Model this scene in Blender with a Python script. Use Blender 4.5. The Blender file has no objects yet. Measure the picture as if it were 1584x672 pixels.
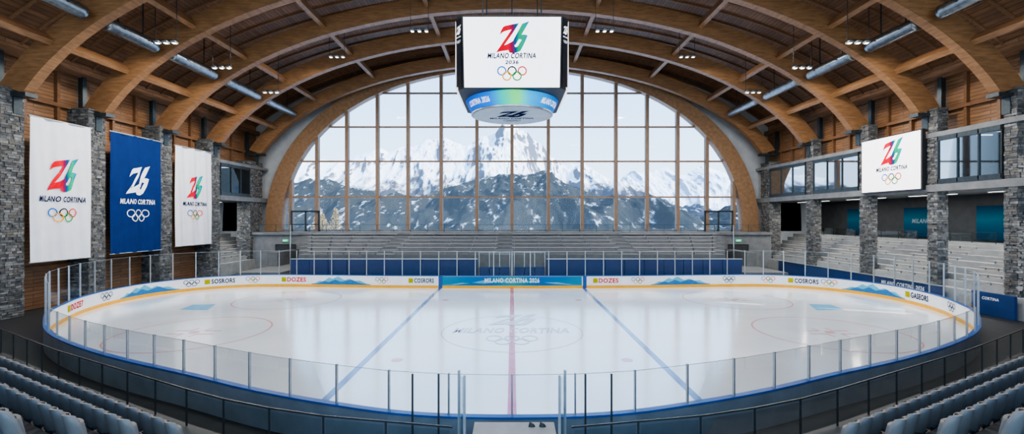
import bpy, math, random, bisect
from mathutils import Vector, Matrix, noise
random.seed(7)
C = bpy.context.scene.collection
PI = math.pi
F = 685.0; H = 7.4
ORG = {}
try: bpy.context.scene.view_settings.look='AgX - Medium High Contrast'
except Exception as e: print(e)
# ------------------------------------------------------------------ helpers
class MB:
    def __init__(s): s.v=[]; s.f=[]; s.m=[]
    def add(s, vs, fs, mi=0):
        n=len(s.v); s.v+= [tuple(p) for p in vs]
        for f in fs: s.f.append(tuple(n+i for i in f)); s.m.append(mi)
    def box(s,x0,y0,z0,x1,y1,z1,mi=0):
        if x0>x1:x0,x1=x1,x0
        if y0>y1:y0,y1=y1,y0
        if z0>z1:z0,z1=z1,z0
        s.add([(x0,y0,z0),(x1,y0,z0),(x1,y1,z0),(x0,y1,z0),(x0,y0,z1),(x1,y0,z1),(x1,y1,z1),(x0,y1,z1)],
              [(0,3,2,1),(4,5,6,7),(0,1,5,4),(1,2,6,5),(2,3,7,6),(3,0,4,7)],mi)
    def obox(s,c,size,R,mi=0):
        c=Vector(c); hx,hy,hz=[q/2 for q in size]
        vs=[c+R@Vector((a*hx,b*hy,d*hz)) for d in(-1,1) for a,b in((-1,-1),(1,-1),(1,1),(-1,1))]
        s.add(vs,[(0,3,2,1),(4,5,6,7),(0,1,5,4),(1,2,6,5),(2,3,7,6),(3,0,4,7)],mi)
    def grid(s,fn,nu,nv,mi=0):
        vs=[fn(i/nu,j/nv) for j in range(nv+1) for i in range(nu+1)]
        w=nu+1
        s.add(vs,[(j*w+i,j*w+i+1,(j+1)*w+i+1,(j+1)*w+i) for j in range(nv) for i in range(nu)],mi)
    def tube(s,p0,p1,r,n=10,mi=0,r1=None):
        p0=Vector(p0);p1=Vector(p1);d=(p1-p0).normalized()
        a=d.orthogonal().normalized();b=d.cross(a); r1=r if r1 is None else r1
        vs=[p0+(a*math.cos(2*PI*i/n)+b*math.sin(2*PI*i/n))*r for i in range(n)]+[p1+(a*math.cos(2*PI*i/n)+b*math.sin(2*PI*i/n))*r1 for i in range(n)]
        fs=[(i,(i+1)%n,n+(i+1)%n,n+i) for i in range(n)]+[tuple(range(n))[::-1],tuple(range(n,2*n))]
        s.add(vs,fs,mi)
    def strip(s,A,B,mi=0):
        n=len(A); s.add(list(A)+list(B),[(i,i+1,n+i+1,n+i) for i in range(n-1)],mi)
    def sweep(s,rings,mi=0,caps=True):
        k=len(rings[0]); vs=[p for r in rings for p in r]; fs=[]
        for i in range(len(rings)-1):
            for j in range(k): fs.append((i*k+j,i*k+(j+1)%k,(i+1)*k+(j+1)%k,(i+1)*k+j))
        if caps: fs.append(tuple(range(k))[::-1]); fs.append(tuple((len(rings)-1)*k+j for j in range(k)))
        s.add(vs,fs,mi)
def obj(name, mb, mats, parent=None, smooth=False, kind=None, label=None, cat=None, group=None, loc=None):
    o0 = ORG.get(parent.name, Vector((0,0,0))) if parent else Vector(loc or (0,0,0))
    me=bpy.data.meshes.new(name)
    me.from_pydata([Vector(p)-o0 for p in mb.v],[],mb.f)
    if not isinstance(mats,(list,tuple)): mats=[mats]
    for m in mats: me.materials.append(m)
    for p,mi in zip(me.polygons,mb.m):
        p.material_index=mi; p.use_smooth=smooth
    me.update()
    o=bpy.data.objects.new(name,me); C.objects.link(o)
    if parent: o.parent=parent; ORG[o.name]=o0.copy()
    else: o.location=o0; ORG[o.name]=o0.copy()
    if kind:o['kind']=kind
    if label:o['label']=label
    if cat:o['category']=cat
    if group:o['group']=group
    return o
def thing(name,label,cat,loc=(0,0,0),group=None,kind=None):
    o=bpy.data.objects.new(name,None); C.objects.link(o); o.location=loc; o.empty_display_size=.2
    o['label']=label
    if kind: o['kind']=kind
    o['category']=cat
    if group:o['group']=group
    ORG[o.name]=Vector(loc); return o
def dup(root,loc,rz=0,label=None,group=None,sx=1):
    r=root.copy(); C.objects.link(r); r.location=loc; r.rotation_euler=(0,0,rz); r.scale=(sx,1,1)
    if label:r['label']=label
    if group:r['group']=group
    for ch in list(root.children):
        c=ch.copy(); C.objects.link(c); c.parent=r
        for g in ch.children:
            d=g.copy(); C.objects.link(d); d.parent=c
    return r
def prof(pts):
    def f(x):
        if x<=pts[0][0]: return pts[0][1]
        for (a,p),(c,q) in zip(pts,pts[1:]):
            if x<=c: return p+(q-p)*(x-a)/(c-a)
        return pts[-1][1]
    return f
# ------------------------------------------------------------------ materials
def nt(name):
    m=bpy.data.materials.new(name); m.use_nodes=True; n=m.node_tree
    return m,n.nodes,n.links,n.nodes['Principled BSDF']
def pm(name,c1,c2=None,scale=3,rough=.5,metal=0,bump=0,stretch=(1,1,1),detail=4,spec=None,emis=None,es=0,coat=0):
    m,N,L,P=nt(name)
    c2=c2 or tuple(q*.88 for q in c1)
    tc=N.new('ShaderNodeTexCoord'); mp=N.new('ShaderNodeMapping'); mp.inputs['Scale'].default_value=stretch
    no=N.new('ShaderNodeTexNoise'); no.inputs['Scale'].default_value=scale; no.inputs['Detail'].default_value=detail
    rp=N.new('ShaderNodeValToRGB'); rp.color_ramp.elements[0].position=.3; rp.color_ramp.elements[1].position=.7
    rp.color_ramp.elements[0].color=(*c2,1); rp.color_ramp.elements[1].color=(*c1,1)
    L.new(tc.outputs['Object'],mp.inputs[0]); L.new(mp.outputs[0],no.inputs['Vector']); L.new(no.outputs['Fac'],rp.inputs[0])
    L.new(rp.outputs[0],P.inputs['Base Color'])
    P.inputs['Roughness'].default_value=rough; P.inputs['Metallic'].default_value=metal
    if spec is not None: P.inputs['Specular IOR Level'].default_value=spec
    if coat: P.inputs['Coat Weight'].default_value=coat; P.inputs['Coat Roughness'].default_value=.12; P.inputs['Coat IOR'].default_value=1.65
    if bump:
        b=N.new('ShaderNodeBump'); b.inputs['Strength'].default_value=bump; L.new(no.outputs['Fac'],b.inputs['Height']); L.new(b.outputs[0],P.inputs['Normal'])
    if es:
        L.new(rp.outputs[0],P.inputs['Emission Color']); P.inputs['Emission Strength'].default_value=es
    return m
def plank(name,ax,c1,c2,dark,pw=.22,pl=4,rough=.6):
    m,N,L,P=nt(name)
    tc=N.new('ShaderNodeTexCoord'); sp=N.new('ShaderNodeSeparateXYZ'); cb=N.new('ShaderNodeCombineXYZ')
    L.new(tc.outputs['Object'],sp.inputs[0])
    L.new(sp.outputs[ax[0].upper()],cb.inputs[0]); L.new(sp.outputs[ax[1].upper()],cb.inputs[1])
    br=N.new('ShaderNodeTexBrick'); br.inputs['Scale'].default_value=1; br.inputs['Brick Width'].default_value=pl; br.inputs['Row Height'].default_value=pw
    br.inputs['Mortar Size'].default_value=.018; br.inputs['Color1'].default_value=(*c1,1); br.inputs['Color2'].default_value=(*c2,1); br.inputs['Mortar'].default_value=(*dark,1)
    L.new(cb.outputs[0],br.inputs['Vector'])
    mp=N.new('ShaderNodeMapping'); mp.inputs['Scale'].default_value=(.6,6,1); L.new(cb.outputs[0],mp.inputs[0])
    no=N.new('ShaderNodeTexNoise'); no.inputs['Scale'].default_value=1.5; no.inputs['Detail'].default_value=5; L.new(mp.outputs[0],no.inputs['Vector'])
    mx=N.new('ShaderNodeMix'); mx.data_type='RGBA'; mx.blend_type='MULTIPLY'; mx.inputs[0].default_value=.8
    rp=N.new('ShaderNodeValToRGB'); rp.color_ramp.elements[0].color=(.42,.38,.34,1); rp.color_ramp.elements[0].position=.3; rp.color_ramp.elements[1].position=.75; rp.color_ramp.elements[1].color=(1,1,1,1)
    L.new(no.outputs['Fac'],rp.inputs[0]); L.new(br.outputs['Color'],mx.inputs[6]); L.new(rp.outputs[0],mx.inputs[7])
    L.new(mx.outputs[2],P.inputs['Base Color']); P.inputs['Roughness'].default_value=rough
    b=N.new('ShaderNodeBump'); b.inputs['Strength'].default_value=.25; L.new(br.outputs['Fac'],b.inputs['Height']); b.invert=True; L.new(b.outputs[0],P.inputs['Normal'])
    return m
def glassm(name,tint=(.95,.98,.98),refl=.5,base=.01):
    m,N,L,P=nt(name); N.remove(P)
    t=N.new('ShaderNodeBsdfTransparent'); t.inputs[0].default_value=(*tint,1)
    g=N.new('ShaderNodeBsdfGlossy'); g.inputs['Roughness'].default_value=.03; g.inputs[0].default_value=(.9,.95,1,1)
    fr=N.new('ShaderNodeFresnel'); fr.inputs[0].default_value=1.4
    no=N.new('ShaderNodeTexNoise'); no.inputs['Scale'].default_value=.8
    mu=N.new('ShaderNodeMath'); mu.operation='MULTIPLY'; L.new(fr.outputs[0],mu.inputs[0]); mu.inputs[1].default_value=refl
    mu2=N.new('ShaderNodeMath'); mu2.operation='MULTIPLY_ADD'; L.new(no.outputs['Fac'],mu2.inputs[0]); mu2.inputs[1].default_value=base; L.new(mu.outputs[0],mu2.inputs[2])
    mx=N.new('ShaderNodeMixShader'); L.new(mu2.outputs[0],mx.inputs[0]); L.new(t.outputs[0],mx.inputs[1]); L.new(g.outputs[0],mx.inputs[2])
    L.new(mx.outputs[0],N['Material Output'].inputs[0]); return m
def rampmat(name,stops,axis='X',es=0,rough=.6,src='Generated'):
    m,N,L,P=nt(name)
    tc=N.new('ShaderNodeTexCoord'); sp=N.new('ShaderNodeSeparateXYZ'); L.new(tc.outputs[src],sp.inputs[0])
    no=N.new('ShaderNodeTexNoise'); no.inputs['Scale'].default_value=1.5; L.new(tc.outputs[src],no.inputs['Vector'])
    ma=N.new('ShaderNodeMath'); ma.operation='MULTIPLY_ADD'; L.new(no.outputs['Fac'],ma.inputs[0]); ma.inputs[1].default_value=.12
    sb=N.new('ShaderNodeMath'); sb.operation='SUBTRACT'; L.new(sp.outputs[axis],sb.inputs[0]); sb.inputs[1].default_value=.06; L.new(sb.outputs[0],ma.inputs[2])
    rp=N.new('ShaderNodeValToRGB'); e=rp.color_ramp.elements
    e[0].position=stops[0][0]; e[0].color=(*stops[0][1],1); e[1].position=stops[-1][0]; e[1].color=(*stops[-1][1],1)
    for p,c in stops[1:-1]:
        q=e.new(p); q.color=(*c,1)
    L.new(ma.outputs[0],rp.inputs[0]); L.new(rp.outputs[0],P.inputs['Base Color']); P.inputs['Roughness'].default_value=rough
    P.inputs['Specular IOR Level'].default_value=.1
    if es: L.new(rp.outputs[0],P.inputs['Emission Color']); P.inputs['Emission Strength'].default_value=es
    return m
glulam=pm('glulam',(.265,.138,.062),(.155,.078,.034),2.2,.5,0,.05,(.5,.5,4))
glulam2=pm('glulam_frame',(.27,.155,.08),(.18,.10,.05),2.2,.5,0,.05,(1,1,1))
mull=pm('mullion_wood',(.27,.17,.105),(.18,.11,.068),3,.5,0,0,(3,3,.4))
ceilm=plank('ceiling_boards','yx',(.25,.122,.055),(.17,.082,.036),(.035,.016,.008),.35,7)
wallw=plank('wall_boards','yz',(.37,.20,.10),(.26,.138,.068),(.06,.03,.015),.3,4)
purl=pm('purlin_wood',(.21,.105,.047),(.135,.066,.03),2,.6,0,.05,(4,.5,4))
stones=[pm('stone_%s'%n,c,tuple(q*.5 for q in c),6,.85,0,.5) for n,c in (('light',(.18,.182,.18)),('mid',(.125,.128,.13)),('dark',(.075,.078,.084)),('warm',(.145,.137,.123)),('pale',(.255,.257,.25)))]
mortar=pm('mortar',(.04,.04,.042),(.025,.025,.025),8,.9)
conc=pm('concrete',(.19,.195,.20),(.13,.135,.14),1.2,.8,0,.05)
conc_l=pm('concrete_light',(.38,.385,.39),(.29,.295,.30),1.2,.75)
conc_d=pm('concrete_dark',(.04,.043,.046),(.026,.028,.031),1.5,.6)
terrm=pm('terrace_grey',(.15,.155,.16),(.11,.115,.12),1.2,.8); benm=pm('bench_grey',(.28,.285,.29),(.21,.215,.22),2,.6)
stepm=pm('step_grey',(.33,.335,.335),(.25,.255,.255),1.2,.8)
plaster=pm('plaster',(.40,.41,.42),(.32,.33,.34),.8,.8)
rubber=pm('rubber_floor',(.024,.026,.028),(.015,.016,.018),2,.55)
steel=pm('dark_steel',(.05,.060,.063),(.032,.04,.043),4,.4,.5)
alu=pm('aluminium',(.50,.52,.54),(.40,.42,.44),4,.35,.7)
ductm=pm('duct_metal',(.28,.30,.315),(.15,.165,.18),3,.32,.9)
boardw=pm('board_white',(.84,.85,.87),(.78,.80,.82),1.5,.3)
boardg=pm('board_back_grey',(.19,.205,.215),(.13,.145,.155),1,.45)
yel=pm('kick_yellow',(.85,.42,.02),(.75,.36,.01),2,.35)
blue=pm('rink_blue',(.008,.085,.31),(.006,.065,.24),2,.35)
navy=pm('pad_blue',(.009,.042,.15),(.006,.03,.115),2,.5)
seatm=pm('seat_plastic',(.185,.178,.168),(.145,.14,.133),3,.5)
seatd=pm('seat_bracket',(.05,.052,.06),(.035,.035,.04),3,.5)
glass=glassm('clear_glass',(.96,.985,.985),.35,.004); tint=glassm('tinted_glass',(.76,.85,.85),.45); boxgl=glassm('box_glass',(.32,.40,.44),.45,.02); wing=glassm('window_glass',(.97,.985,1),.2,.002)
bw=pm('banner_white',(.74,.75,.79),(.68,.69,.74),1,.8,spec=.1); bb=pm('banner_blue',(.008,.030,.135),(.007,.024,.11),1,.8,spec=.1)
black=pm('black_paint',(.012,.012,.014),(.02,.02,.022),3,.5)
inkn=pm('ink_navy',(.008,.016,.06),(.006,.012,.05),3,.9,spec=0); inkw=pm('ink_white',(.85,.87,.9),(.8,.82,.86),3,.9,spec=0); inkr=pm('ink_red',(.66,.010,.012),(.55,.008,.01),3,.8,spec=0); inky=pm('ink_olive',(.42,.38,.01),(.34,.32,.01),3,.8,spec=0)
inkdim=pm('ink_dim',(.25,.30,.33),(.2,.25,.28),3,.9,spec=0)
inks=pm('ink_screen_white',(.85,.87,.9),(.8,.82,.86),3,.9,spec=0,es=.8)
RB=[pm('ring_'+n,c,None,3,.9,spec=0) for n,c in(('blue',(.0,.14,.55)),('black',(.01,.01,.01)),('red',(.8,.01,.02)),('yellow',(.95,.42,.0)),('green',(.0,.33,.05)))]
G=[(0,(.62,.0,.02)),(.38,(.78,.0,.02)),(.50,(.22,.01,.08)),(.58,(.0,.06,.22)),(.68,(.0,.36,.16)),(.82,(.0,.38,.22)),(1,(.0,.12,.5))]
gradx=rampmat('emblem_gradient_x',G,'X'); grady=rampmat('emblem_gradient_y',G,'Y'); gradyr=rampmat('emblem_gradient_reverse',[(1-p,c) for p,c in G[::-1]],'Y')
scrw=pm('screen_white',(.86,.85,.89),(.82,.81,.86),.5,.5,0,0,es=1.6,spec=.1)
scrd=pm('screen_dark',(.02,.022,.03),(.014,.016,.022),1,.2)
iceink=pm('under_ice_grey',(.40,.47,.56),(.46,.53,.62),1,.25,coat=.7)
icered=pm('under_ice_red',(.66,.32,.37),(.68,.40,.45),1,.25,coat=.7); icered2=pm('under_ice_rose',(.50,.07,.16),(.56,.14,.23),1,.22,coat=.7)
iceblue=pm('under_ice_blue',(.06,.14,.40),(.12,.22,.48),1,.22,coat=.7); icepale=pm('under_ice_pale_blue',(.10,.38,.64),(.16,.44,.68),1,.25,coat=.5)
mtn1=rampmat('board_sky',[(0,(.02,.24,.36)),(.3,(.01,.13,.38)),(.5,(.02,.30,.34)),(.7,(.01,.13,.38)),(1,(.02,.24,.36))],'X'); mtn2=pm('board_peak_blue',(.01,.17,.42),(.01,.13,.34),3,.5); mtn3=pm('board_peak_pale',(.12,.45,.60),(.08,.36,.52),3,.5)
ribbon_m=rampmat('ribbon_screen',[(0,(.0,.05,.35)),(.28,(.0,.13,.55)),(.42,(.0,.40,.30)),(.55,(.10,.55,.12)),(.68,(.0,.3,.6)),(1,(.0,.05,.35))],'X',es=1.1)
lensm=pm('lamp_lens',(1,.98,.95),(1,.96,.92),2,.3,es=7)
snow_g=pm('snow_ground',(.8,.82,.86),(.7,.73,.78),.05,.8)
icem,N,L,P=nt('ice')
tc=N.new('ShaderNodeTexCoord'); n1=N.new('ShaderNodeTexNoise'); n1.inputs['Scale'].default_value=.12; n1.inputs['Detail'].default_value=6; L.new(tc.outputs['Object'],n1.inputs['Vector'])
rp=N.new('ShaderNodeValToRGB'); rp.color_ramp.elements[0].color=(.70,.80,.90,1); rp.color_ramp.elements[1].color=(.86,.90,.94,1); rp.color_ramp.elements[0].position=.3; rp.color_ramp.elements[1].position=.65
L.new(n1.outputs['Fac'],rp.inputs[0]); L.new(rp.outputs[0],P.inputs['Base Color'])
n2=N.new('ShaderNodeTexNoise'); n2.inputs['Scale'].default_value=.5; n2.inputs['Detail'].default_value=8; L.new(tc.outputs['Object'],n2.inputs['Vector'])
mr=N.new('ShaderNodeMapRange'); mr.inputs[3].default_value=.12; mr.inputs[4].default_value=.28; L.new(n2.outputs['Fac'],mr.inputs[0]); L.new(mr.outputs[0],P.inputs['Roughness'])
P.inputs['IOR'].default_value=1.55; P.inputs['Coat Weight'].default_value=.85; P.inputs['Coat Roughness'].default_value=.12; P.inputs['Coat IOR'].default_value=1.7
# ------------------------------------------------------------------ flat art
_tc={}
def text2d(s):
    if s in _tc: return _tc[s]
    cu=bpy.data.curves.new('t','FONT'); cu.body=s; cu.size=1; cu.offset=.028; cu.resolution_u=3; cu.space_character=1.1
    ob=bpy.data.objects.new('t',cu); me=bpy.data.meshes.new_from_object(ob)
    vs=[(v.co.x,v.co.y) for v in me.vertices]; fs=[tuple(p.vertices) for p in me.polygons]
    bpy.data.objects.remove(ob); bpy.data.curves.remove(cu); bpy.data.meshes.remove(me)
    x0=min(v[0] for v in vs);x1=max(v[0] for v in vs);y0=min(v[1] for v in vs);y1=max(v[1] for v in vs)
    vs=[((x-(x0+x1)/2)/(x1-x0),(y-(y0+y1)/2)/(y1-y0)) for x,y in vs]
    _tc[s]=(vs,fs,(x1-x0)/(y1-y0)); return _tc[s]
def art_text(s,cx,cy,w,h,mp,mat,parent,name='lettering',eps=.02,slant=.15):
    vs,fs,asp=text2d(s)
    if h is None: h=w/asp
    if w is None: w=h*asp
    b=MB(); b.add([mp(cx+x*w+y*h*slant,cy+y*h,eps) for x,y in vs],fs); return obj(name,b,mat,parent)
def curve2(pts,n=6):
    out=[]; P=[Vector(p) for p in pts]
    for i in range(len(P)-1):
        p0=P[max(i-1,0)];p1=P[i];p2=P[i+1];p3=P[min(i+2,len(P)-1)]
        for k in range(n):
            t=k/n; out.append(.5*((2*p1)+(p2-p0)*t+(2*p0-5*p1+4*p2-p3)*t*t+(3*p1-p0-3*p2+p3)*t**3))
    out.append(P[-1]); return out
# slanted ribbon mark, each stroke = outer and inner edge in a unit box
STROKES=[
 ([(.04,.72),(.12,.88),(.34,.94),(.66,1.0)],[(.02,.60),(.13,.70),(.28,.75),(.42,.78)]),
 ([(.66,1.0),(.46,.62),(.24,.25)],[(.42,.78),(.22,.42),(-.02,.0)]),
 ([(-.02,.0),(.22,.05),(.46,.08)],[(.14,.22),(.34,.28),(.60,.42)]),
 ([(.78,.98),(.58,.50),(.42,.10)],[(1.02,1.06),(.82,.62),(.66,.28)]),
 ([(.42,.10),(.47,.0),(.66,-.02),(.86,.05)],[(.62,.25),(.63,.20),(.68,.18),(.75,.22)]),
 ([(.86,.05),(.96,.30),(1.04,.58)],[(.74,.20),(.79,.32),(.85,.43)]),
 ([(1.04,.58),(.88,.61),(.70,.57)],[(.85,.43),(.74,.45),(.64,.39)]),
]
def art_emblem(cx,cy,w,h,mp,mat,parent,eps=.02):
    b=MB()
    for k,(A,B) in enumerate(STROKES):
        a=curve2(A);c=curve2(B); e=eps+.0006*k
        f=lambda q:mp(cx+(q.x-.5+(q.y-.5)*.16)*w,cy+(q.y-.5)*h,e)
        b.strip([f(q) for q in a],[f(q) for q in c])
    return obj('emblem',b,mat,parent)
def art_rings(cx,cy,w,mp,mats,parent,h=None,eps=.02,th=.13):
    R=w/6.4; ky=1 if h is None else h/(R*3.1)
    b=MB(); n=32
    for k,(x,y) in enumerate(((-2.2,.55),(0,.55),(2.2,.55),(-1.1,-.55),(1.1,-.55))):
        vs=[]
        for q in (R*(1-th*1.5),R):
            for i in range(n):
                a=2*PI*i/n; vs.append(mp(cx+x*R+q*math.cos(a),cy+(y*R+q*math.sin(a))*ky,eps+.0006*k))
        b.add(vs,[(i,(i+1)%n,n+(i+1)%n,n+i) for i in range(n)],k if len(mats)>1 else 0)
    return obj('rings',b,mats,parent)
def pl_left(X,fn=None):
    return lambda u,v,w:(X+w+(fn(u,v) if fn else 0),u,v)
def pl_right(X): return lambda u,v,w:(X-w,-u,v)
def pl_front(Y): return lambda u,v,w:(u,Y-w,v)
# ------------------------------------------------------------------ rink path
half=[(0,13.72),(-3.2,13.95),(-6.3,14.83),(-9.3,15.95),(-12.5,17.4),(-17.5,19.6),(-21.8,21.9),(-25.1,24.1),(-28,26.7),(-30.4,29.2),(-31.9,31.5),(-33.6,34.8),(-34.5,38.5),(-34.3,42),(-32.5,45.3),(-29.5,47.3),(-26,48),(-20,47.7),(-12,47.1),(0,46.9)]
ctrl=[Vector(p) for p in half]+[Vector((-x,y)) for x,y in half[-2:0:-1]]
dense=[]
n=len(ctrl)
for i in range(n):
    p0,p1,p2,p3=ctrl[i-1],ctrl[i],ctrl[(i+1)%n],ctrl[(i+2)%n]
    for k in range(16):
        t=k/16; dense.append(.5*((2*p1)+(p2-p0)*t+(2*p0-5*p1+4*p2-p3)*t*t+(3*p1-p0-3*p2+p3)*t**3))
dense.append(dense[0].copy())
cum=[0]
for a,b in zip(dense,dense[1:]): cum.append(cum[-1]+(b-a).length)
LEN=cum[-1]
def PS(s):
    s%=LEN; i=min(max(bisect.bisect_right(cum,s)-1,0),len(dense)-2); t=(s-cum[i])/(cum[i+1]-cum[i]); return dense[i].lerp(dense[i+1],t)
def NS(s):
    d=(PS(s+.3)-PS(s-.3)).normalized(); return Vector((d.y,-d.x))
def s_px(px):
    best=None
    k=0
    while k<LEN:
        p=PS(k)
        if p.y>24:
            e=abs(792+F*p.x/p.y-px)
            if p.y<29.5: e+=3
            if best is None or e<best[0]: best=(e,k)
        k+=.1
    return best[1]
def bmap(s0):
    def f(u,v,w):
        p=PS(s0+u)+NS(s0+u)*w; return (p.x,p.y,v)
    return f
def sweepbox(b,s0,s1,a0,a1,z0,z1,step=.5,mi=0,mo=None):
    k=max(2,int((s1-s0)/step)); R=[]
    for i in range(k+1):
        s=s0+(s1-s0)*i/k; p=PS(s);nn=NS(s); A=p+nn*a0;B=p+nn*a1
        R.append([(A.x,A.y,z0),(B.x,B.y,z0),(B.x,B.y,z1),(A.x,A.y,z1)])
    st=len(b.f); b.sweep(R,mi)
    if mo is not None:
        for q in range(st,len(b.f)-2):
            if (q-st)%4==3: b.m[q]=mo
# ------------------------------------------------------------------ setting: floor, walls, roof
b=MB(); b.box(-48,-8,-.3,48,68,-.02); obj('floor',b,rubber,kind='structure')
def roofz(X): return 11+21.3*math.sqrt(max(0,1-(X/44.5)**2))
b=MB(); K=64
xs=[-39.2+78.4*i/K for i in range(K+1)]
b.strip([(x,-8,roofz(x)) for x in xs],[(x,68,roofz(x)) for x in xs])
b.strip([(x,-8,roofz(x)+.4) for x in xs],[(x,68,roofz(x)+.4) for x in xs])
ceil=obj('ceiling',b,ceilm,kind='structure',smooth=True)
for y in [i*2.0-7 for i in range(13,38)]:
    b=MB()
    R=[[(x,y,roofz(x)-.2),(x,y+.16,roofz(x)-.2),(x,y+.16,roofz(x)+.02),(x,y,roofz(x)+.02)] for x in xs]
    b.sweep(R); obj('batten',b,purl,ceil)
COLL=[(32,33.6,1.9),(38.7,40.3,1.9),(46.5,48.2,1.9),(54.3,56.1,1.9),(62.6,65.6,1.9)]
COLR=[(32.4,33.3,1.0),(38.5,39.45,.9),(46.0,47.15,.95),(54.4,55.7,1.0),(63.6,65.8,1.6)]
def side_wall(sg,name):
    b=MB()
    X0,X1=sg*38.9,sg*39.2
    if sg<0:
        b.box(X0,-8,0,X1,56,21.9); b.box(X0,56,14.4,X1,67.6,21.9)
    else: b.box(X0,-8,0,X1,31,21.9); b.box(X0,31,14.4,X1,67.6,21.9)
    w=obj(name,b,wallw,kind='structure')
    def tr(*a):
        b=MB(); b.box(*a); obj('trim_left' if sg<0 else 'trim_right',b,purl,w)
    tr(sg*38.3,-8,19.9,sg*38.9,67.6,20.5); tr(sg*38.5,10,16.9,sg*38.9,67.6,17.2)
    y=22.0
    while y<66:
        tr(sg*38.6,y,14.95,sg*38.9,y+.25,20.0); y+=2.6
    if sg<0: tr(sg*38.6,20,3.2,sg*38.9,56,3.5)
    return w
side_wall(-1,'wall_left'); side_wall(1,'wall_right')
YW=67.0; SZ=5.45
def sup(t,a,b_,n=2.2):
    c=math.cos(t);s=math.sin(t); return (a*math.copysign(abs(c)**(2/n),c),SZ+b_*abs(s)**(2/n))
T=[PI*i/80 for i in range(81)]
b=MB()
b.strip([(sup(t,36.6,25.4)[0],YW+.3,sup(t,36.6,25.4)[1]) for t in T],[(sup(t,44,36)[0],YW+.3,sup(t,44,36)[1]) for t in T])
b.box(-48,YW+.0,-.2,48,YW+.4,SZ); b.box(-48,YW+.3,SZ,-39,YW+.5,20); b.box(39,YW+.3,SZ,48,YW+.5,20)
obj('wall_far',b,plaster,kind='structure')
win=thing('window_1','arched timber window wall looking out at the snowy mountains','window',(0,YW,SZ)); win['kind']='structure'
b=MB(); R=[]
for t in T:
    i=sup(t,34.4,24.3);o=sup(t,36.9,25.9); R.append([(i[0],YW-.9,i[1]),(o[0],YW-.9,o[1]),(o[0],YW+.3,o[1]),(i[0],YW+.3,i[1])])
b.sweep(R); obj('frame',b,glulam2,win)
def suph(X,a=34.5,b_=24.4,n=2.2): return SZ+b_*max(0,1-(abs(X)/a)**n)**(1/n)
def supx(z,a=34.5,b_=24.4,n=2.2): return a*max(0,1-((z-SZ)/b_)**n)**(1/n)
mxs=[(p-792)*YW/F for p in (452,492,538,585,632,683,738,792,848,900,952,1000,1047,1092,1133)]
for X in mxs:
    b=MB(); b.box(X-.24,YW-.55,SZ,X+.24,YW+.15,suph(X)+.1); obj('mullion',b,mull,win)
for z in (10.6,16.0,21.2,26.3):
    b=MB(); x=supx(z); b.box(-x,YW-.2,z-.12,x,YW+.12,z+.12); obj('transom',b,mull,win)
b=MB(); b.box(-34.5,YW-.3,SZ-.05,34.5,YW+.2,SZ+.25); obj('sill',b,conc,win)
b=MB(); pts=[(sup(t,34.6,24.5)[0],YW,sup(t,34.6,24.5)[1]) for t in T]; b.add(pts,[tuple(range(len(pts)))]); obj('glass',b,wing,win)
for sx in (-1,1):
    b=MB()
    for q in (28.9,30.9,33.0): b.box(sx*q-.12,YW-.75,SZ,sx*q+.12,YW-.55,SZ+3.0)
    b.box(sx*28.8,YW-.75,SZ+2.85,sx*33.1,YW-.55,SZ+3.1); b.box(sx*28.8,YW-.72,SZ+1.0,sx*33.1,YW-.58,SZ+1.1)
    obj('door_frame',b,steel,win)
# ------------------------------------------------------------------ arches
AY=[33.1,39.6,47.3,55.2,64.2]
names=['nearest the seating, rising from the first stone columns','second from the seating, springing above the second stone columns','third in the row, directly behind the hanging scoreboard','fourth in the row, second from the arched window','last in the row, right against the arched window']
for k,y in enumerate(AY):
    t=thing('roof_beam','curved timber roof arch '+names[k],'roof beam',(0,y,16.6),group='curved timber arches')
    b=MB(); R=[]; a0=math.asin((16.7-11)/18.6)
    for i in range(73):
        a=a0+(PI-2*a0)*i/72; c,s=math.cos(a),math.sin(a)
        R.append([(38*c,y-.38,11+18.6*s),(38*c,y+.38,11+18.6*s),(39.85*c,y+.38,11+20.4*s),(39.85*c,y-.38,11+20.4*s)])
    b.sweep(R); obj('arch',b,glulam,t)
    for sg in(-1,1):
        b=MB(); b.box(sg*35.9,y-.45,16.45,sg*38.3,y+.45,16.75); b.box(sg*36.9,y-.3,15.2,sg*37.2,y+.3,16.5)
        b.box(sg*38.2,y-.2,16.7,sg*38.6,y+.2,20.0)
        obj('shoe',b,steel,t)
bay=['before the nearest arch','between first and second arches','between second and third arches','between third and fourth arches','between fourth and last arches']
for sg,sd in((-1,'left'),(1,'right')):
  for X in (9,20,28.3,34.2):
    for k in range(5):
        y0=(25.0 if k==0 else AY[k-1]+.38); y1=AY[k]-.38
        z=11+19.7*math.sqrt(1-(X/39.2)**2); sl=math.atan2(19.5/38.9*(X/38.9)/math.sqrt(1-(X/38.9)**2),1)
        b=MB(); b.obox((sg*X,(y0+y1)/2,z),(.45,y1-y0,.8),Matrix.Rotation(sg*sl,3,'Y'))
        obj('roof_purlin',b,glulam,loc=(sg*X,(y0+y1)/2,z),cat='roof purlin',label='%s timber purlin on the %s roof slope %s'%({9:'topmost',20:'second highest',28.3:'third highest',34.2:'lowest'}[X],sd,bay[k]),group='roof purlins')
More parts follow.
